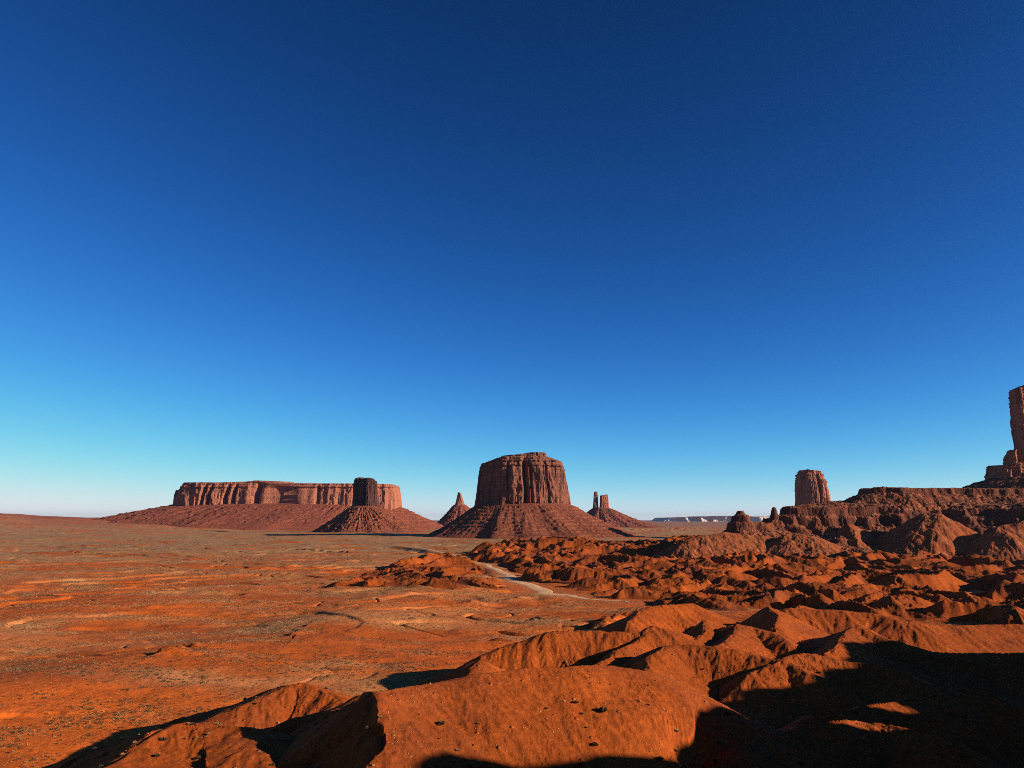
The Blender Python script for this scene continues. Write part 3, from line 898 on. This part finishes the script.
def shrub_verts(n, seed, spread=0.55, tall=0.6):
    """A tuft of thin leaf blades spread through a dome."""
    g = np.random.RandomState(seed)
    V, F = [], []
    for i in range(n):
        a = g.rand() * 6.283; r = spread * math.sqrt(g.rand()); h = tall * (1 - (r / spread) ** 2 * .6) * g.uniform(.45, 1.05)
        bx, by = 0.25 * r * math.cos(a), 0.25 * r * math.sin(a)
        tx, ty = r * math.cos(a), r * math.sin(a)
        b = g.rand() * 6.283; w_ = g.uniform(.03, .09)
        ox, oy = w_ * math.cos(b), w_ * math.sin(b)
        mx, my, mz = (bx + tx) / 2 * 1.15, (by + ty) / 2 * 1.15, h * .62
        k = len(V)
        V += [(bx, by, -.05), (mx - ox, my - oy, mz), (tx, ty, h), (mx + ox, my + oy, mz + .03)]
        F.append((k, k + 1, k + 2, k + 3))
    return np.array(V, f4), np.array(F, np.int32)


def stone_verts(seed, n=2):
    g = np.random.RandomState(seed)
    me = bpy.data.meshes.new('tmp')
    import bmesh
    bm = bmesh.new(); bmesh.ops.create_icosphere(bm, subdivisions=n, radius=0.5)
    V = np.array([v.co[:] for v in bm.verts], f4); F = np.array([[q.index for q in f.verts] for f in bm.faces], np.int32)
    bm.free(); bpy.data.meshes.remove(me)
    for _ in range(9):                                   # chop flat faces into the ball
        d = g.randn(3); d /= np.linalg.norm(d); c = g.uniform(.24, .42)
        t = V @ d.astype(f4); V = V - np.maximum(t - c, 0)[:, None] * d.astype(f4)
    V *= np.array([1, g.uniform(.7, 1), g.uniform(.55, .8)], f4)
    return V, F


def merged(name, pos, size, rot, kinds, mat):
    """Many small clumps as one mesh."""
    Vs, Fs, off = [], [], 0
    pick = np.arange(len(pos)) % len(kinds)
    for k, (v, f) in enumerate(kinds):
        m = pick == k
        p, s_, r = pos[m], size[m], rot[m]
        c, sn = np.cos(r)[:, None], np.sin(r)[:, None]
        x = v[None, :, 0] * c - v[None, :, 1] * sn; y = v[None, :, 0] * sn + v[None, :, 1] * c
        W = np.stack([x * s_[:, None] + p[:, None, 0], y * s_[:, None] + p[:, None, 1], v[None, :, 2] * s_[:, None] + p[:, None, 2]], -1)
        Vs.append(W.reshape(-1, 3)); n = len(v)
        Fs.append((f[None] + (np.arange(len(p)) * n)[:, None, None]).reshape(-1, f.shape[1]) + off); off += len(p) * n
    return mesh_obj(name, np.concatenate(Vs), np.concatenate(Fs), mat, smooth=False)


def scatter(n, r0, r1, seed, dens, bias=1.0, a0=-36, a1=36):
    g = np.random.RandomState(seed)
    u = g.rand(n) ** bias
    r = r0 * (r1 / r0) ** u
    a = np.radians(g.uniform(a0, a1, n))
    x, y = r * np.sin(a), r * np.cos(a)
    k = g.rand(n) < dens(x, y)
    return x[k], y[k], g


def pts_of(x, y, sink=0.0):
    return np.stack([x, y, height(x, y) - sink], -1)


def band(x, y):
    return np.clip(0.12 + 1.1 * sstep(-0.15, 0.55, fbm(x / 60, y / 34, 4, 105) + 0.45 * fbm(x / 14, y / 14, 3, 109)), 0, 1)


ov = lambda x, y: (height(x, y))


def covered(x, y):
    """True where a hand-placed mound or the track covers the valley floor."""
    r = np.hypot(x, y); t = np.arctan2(x, y)
    i = np.clip(np.searchsorted(rr, r), 0, NR - 1); j = np.clip(np.searchsorted(th, t), 0, NT - 1)
    return over[i, j], dtrk[i, j], who[i, j], D_RIM[i, j]


# far ground cover: thousands of small bushes and tufts on the plain
kinds_s = [shrub_verts(11, 200 + i) for i in range(4)]
x, y, g = scatter(105000, 230, 2600, 5, band)
o_, t_, w_, d_ = covered(x, y)
k = (o_ < -0.5) & (t_ > 14) & (d_ > 60)
x, y = x[k], y[k]
tag(merged('desert_scrub', pts_of(x, y), g.uniform(.8, 2.0, len(x)) * np.clip(np.hypot(x, y) / 700, .8, 1.6), g.rand(len(x)) * 6.28, kinds_s, SHRUB), 'dark low scrub scattered over the plain', kind='stuff')
x, y, g = scatter(90000, 180, 2000, 6, band)
o_, t_, w_, d_ = covered(x, y)
k = (o_ < -0.5) & (t_ > 10) & (d_ > 60)
x, y = x[k], y[k]
tag(merged('dry_grass', pts_of(x, y), g.uniform(.5, 1.2, len(x)) * np.clip(np.hypot(x, y) / 500, .8, 1.6), g.rand(len(x)) * 6.28, kinds_s, STRAW), 'pale straw grass tufts in bands across the plain', kind='stuff')
# loose stones
kinds_r = [stone_verts(300 + i, 1) for i in range(5)]
x, y, g = scatter(60000, 120, 1500, 7, lambda x, y: np.clip(band(x, y) ** 1.5 + .03, 0, 1))
o_, t_, w_, d_ = covered(x, y)
k = (t_ > 10) & (d_ > 40) & ((o_ < 0) | (g.rand(len(x)) < .12))
x, y = x[k], y[k]
tag(merged('gravel', pts_of(x, y), g.uniform(.2, .9, len(x)) ** 1.5 * np.clip(np.hypot(x, y) / 400, .5, 1.7), g.rand(len(x)) * 6.28, kinds_r, STONE), 'pale loose stones lying in bands over the red ground', kind='stuff')

g = np.random.RandomState(91)
ri = g.randint(5, MX.shape[0] - 5, 60000); ci = g.randint(5, MX.shape[1] - 5, 60000)
okm = (msh[ri, ci] > gzm[ri, ci] + 3) & (slp[ri, ci] > .2) & (slp[ri, ci] < 1.3) & talus_like[ri, ci] & (n2(MX[ri, ci] / 40, MY[ri, ci] / 40, 165) > -.25)
ri, ci = ri[okm], ci[okm]
mp_ = np.stack([MX[ri, ci], MY[ri, ci], msh[ri, ci] + .3], -1)
hf = len(mp_) // 3
tag(merged('rubble', mp_[hf:], 0.9 + 4.2 * g.rand(len(mp_) - hf) ** 3, g.rand(len(mp_) - hf) * 6.28, kinds_r, simple_mat('dark_block', (0.11, 0.034, 0.018), (0.24, 0.075, 0.035), .4)), 'dark fallen blocks covering the slopes of the layered mesa', kind='stuff')
tag(merged('rubble', mp_[:hf], 0.9 + 3.5 * g.rand(hf) ** 3, g.rand(hf) * 6.28, kinds_r, simple_mat('pale_block', (0.25, 0.11, 0.06), (0.40, 0.22, 0.13), .4)), 'pale fallen blocks among the dark ones on the layered mesa slopes', kind='stuff')
x, y, g = scatter(60000, 95, 330, 12, lambda x, y: np.clip(sstep(0.0, .8, fbm(x / 14, y / 14, 3, 172)), 0.03, 1))
o_, t_, w_, d_ = covered(x, y)
k = (o_ > 0) & (d_ > 40)
x, y = x[k], y[k]
tag(merged('pebbles', pts_of(x, y), .10 + .42 * g.rand(len(x)) ** 3, g.rand(len(x)) * 6.28, kinds_r, STONE), 'small stones and crumbs on the near mounds', kind='stuff')

# single bushes on the near mounds
protos = []
for i in range(4):
    v_, f_ = shrub_verts(150, 400 + i, 0.6, 0.62)
    protos.append(mesh_obj('desert_shrub', v_, f_, SHRUB if i % 2 == 0 else STRAW, smooth=False, link=False))
GRP = {0: ('small dark dry shrub rooted on the lit orange mounds in the foreground', 'dark shrubs on the foreground mounds'),
       1: ('small straw coloured grass tuft on the lit orange mounds in the foreground', 'straw tufts on the foreground mounds')}
first = {}


def put(meshes, name, lab, cat, grp, p, s_, r):
    key = (name, lab)
    me = meshes
    if key not in first:
        o = bpy.data.objects.new(name, me); first[key] = o
    else:
        o = first[key].copy(); o.data = me
    C.objects.link(o)
    o.location = p; o.scale = (s_, s_, s_); o.rotation_euler = (0, 0, r)
    tag(o, lab, cat, grp)
    return o


def front_hit(px, py, y0=90, y1=700):
    """Where the line of sight through a pixel meets the ground."""
    Yd = np.arange(y0, y1, 0.5)
    u, v = (px - 512) / FOC, (384 - py) / FOC
    s = Yd / (CP - v * SP)
    zz = EYE + s * (SP + v * CP)
    hh = height(s * u, Yd)
    i = np.argmax(hh >= zz)
    return (float(s[i] * u), float(Yd[i]), float(hh[i]))


g = np.random.RandomState(77)
p = front_hit(603, 712); put(protos[0], 'desert_shrub', 'largest dark shrub halfway down the lit front of the broad orange mound', 'shrub', None, p, 2.0, 0)
p = front_hit(441, 725); put(protos[0], 'desert_shrub', 'second largest dark shrub on the left part of the broad orange mound', 'shrub', None, p, 1.6, 2)
x, y, g2 = scatter(3600, 95, 330, 9, lambda x, y: np.clip(0.1 + sstep(-.1, .6, fbm(x / 16, y / 16, 3, 160)), 0, 1), 1.0, -34, 30)
o_, t_, w_, d_ = covered(x, y)
k = np.where((o_ > .3) & (w_ > 0) & (d_ > 30))[0][:290]
for n_, i in enumerate(k):
    q = n_ % 4; kind = q % 2
    put(protos[q], 'desert_shrub' if kind == 0 else 'grass_tuft', GRP[kind][0], 'shrub' if kind == 0 else 'grass', GRP[kind][1],
        (x[i], y[i], float(height(x[i], y[i]))), float(g2.uniform(.5, 1.45)), float(g2.rand() * 6.28))
# single boulders
rocks = []
for i in range(5):
    v_, f_ = stone_verts(500 + i, 3)
    rocks.append(mesh_obj('boulder', v_, f_, STONE, smooth=False, link=False))
x, y, g2 = scatter(3000, 100, 420, 10, lambda x, y: np.clip(sstep(0.1, .7, fbm(x / 22, y / 22, 3, 170)), 0, 1), 1.0, -34, 34)
o_, t_, w_, d_ = covered(x, y)
k = np.where((d_ > 40) & (t_ > 12))[0][:220]
for n_, i in enumerate(k):
    s_ = float(g2.uniform(.3, 1.0) ** 3 * 0.9 + .22)
    onh = o_[i] > 0
    put(rocks[n_ % 5], 'boulder', 'small pale boulder lying on the slope of a foreground mound' if onh else 'small pale boulder lying on the valley floor near the foreground mounds', 'boulder',
        'boulders on the foreground mounds' if onh else 'boulders on the near valley floor', (x[i], y[i], float(height(x[i], y[i])) + .12 * s_), s_, float(g2.rand() * 6.28))

# ------------------------------------------------------------------ light, air, camera
sun = bpy.data.lights.new('sun', 'SUN'); sun.energy = 5.0; sun.angle = math.radians(0.53); sun.color = (1.0, 0.86, 0.70)
so = bpy.data.objects.new('sun', sun); C.objects.link(so)
from mathutils import Vector
sv = Vector((math.sin(SUN_AZ) * math.cos(SUN_EL), math.cos(SUN_AZ) * math.cos(SUN_EL), math.sin(SUN_EL)))
so.rotation_euler = sv.to_track_quat('Z', 'Y').to_euler()

w = bpy.data.worlds.new('World'); bpy.context.scene.world = w; w.use_nodes = True
nt = w.node_tree
sky = nt.nodes.new('ShaderNodeTexSky'); sky.sky_type = 'NISHITA'; sky.sun_disc = False
sky.sun_elevation = SUN_EL; sky.sun_rotation = SUN_AZ
sky.altitude = 1700; sky.air_density = 0.5; sky.dust_density = 0.0; sky.ozone_density = 10.0
sep = nt.nodes.new('ShaderNodeSeparateColor'); com = nt.nodes.new('ShaderNodeCombineColor')
nt.links.new(sky.outputs[0], sep.inputs[0])


def mth_(op, a, b=None):
    n = nt.nodes.new('ShaderNodeMath'); n.operation = op
    for i, q in enumerate((a, b)):
        if q is None: continue
        if isinstance(q, (int, float)): n.inputs[i].default_value = q
        else: nt.links.new(q, n.inputs[i])
    return n.outputs[0]


EXPO = 0.7
# film-like tone of the sky: deeper overhead, saturating softly towards the horizon
for i, (k, g, q) in enumerate(((1350, 2.25, 0.85), (88, 1.85, 0.86), (44.7, 2.0, 0.86))):
    lin = mth_('MULTIPLY', sep.outputs[i], 0.05)
    ex_ = mth_('MULTIPLY', mth_('POWER', lin, g), -k)
    val = mth_('SUBTRACT', 1.0, mth_('EXPONENT', ex_))
    nt.links.new(mth_('MULTIPLY', val, 20.0 * q / 2 ** EXPO), com.inputs[i])
bg = nt.nodes['Background']
nt.links.new(com.outputs[0], bg.inputs[0]); bg.inputs[1].default_value = 0.05

hb = 49000.0
zlo = float(min(VG[:, 2].min(), -10)) - 1
bv = [(x, y, q) for q in (zlo, 378.0) for x, y in ((-hb, -hb), (hb, -hb), (hb, hb), (-hb, hb))]
hm = bpy.data.materials.new('haze'); hm.use_nodes = True
hn = hm.node_tree; hn.nodes.remove(hn.nodes['Principled BSDF'])
pv = hn.nodes.new('ShaderNodeVolumePrincipled'); pv.inputs['Density'].default_value = 0.9e-5
pv.inputs['Color'].default_value = (0.78, 0.86, 1.0, 1); pv.inputs['Anisotropy'].default_value = 0.65
hn.links.new(pv.outputs[0], hn.nodes['Material Output'].inputs['Volume'])
tag(mesh_obj('haze', bv, [(3, 2, 1, 0), (4, 5, 6, 7), (0, 1, 5, 4), (1, 2, 6, 5), (2, 3, 7, 6), (3, 0, 4, 7)], hm, smooth=False), 'thin pale air over the valley', kind='stuff')

cam = bpy.data.cameras.new('camera'); co_ = bpy.data.objects.new('camera', cam); C.objects.link(co_)
cam.sensor_width = 36; cam.lens = FOC / 1024 * 36; cam.clip_start = 0.5; cam.clip_end = 120000
co_.location = (0, 0, EYE); co_.rotation_euler = (math.pi / 2 + PITCH, 0, 0)
sc = bpy.context.scene
sc.camera = co_
sc.view_settings.view_transform = 'Standard'; sc.view_settings.look = 'None'
sc.view_settings.exposure = EXPO; sc.view_settings.gamma = 1.0
sc.render.engine = 'CYCLES'
sc.cycles.use_denoising = False
sc.cycles.denoiser = 'OPENIMAGEDENOISE'
sc.cycles.denoising_prefilter = 'ACCURATE'
sc.cycles.denoising_input_passes = 'RGB_ALBEDO_NORMAL'
sc.cycles.sample_clamp_indirect = 2.0
sc.cycles.max_bounces = 4
sc.cycles.filter_width = 0.9
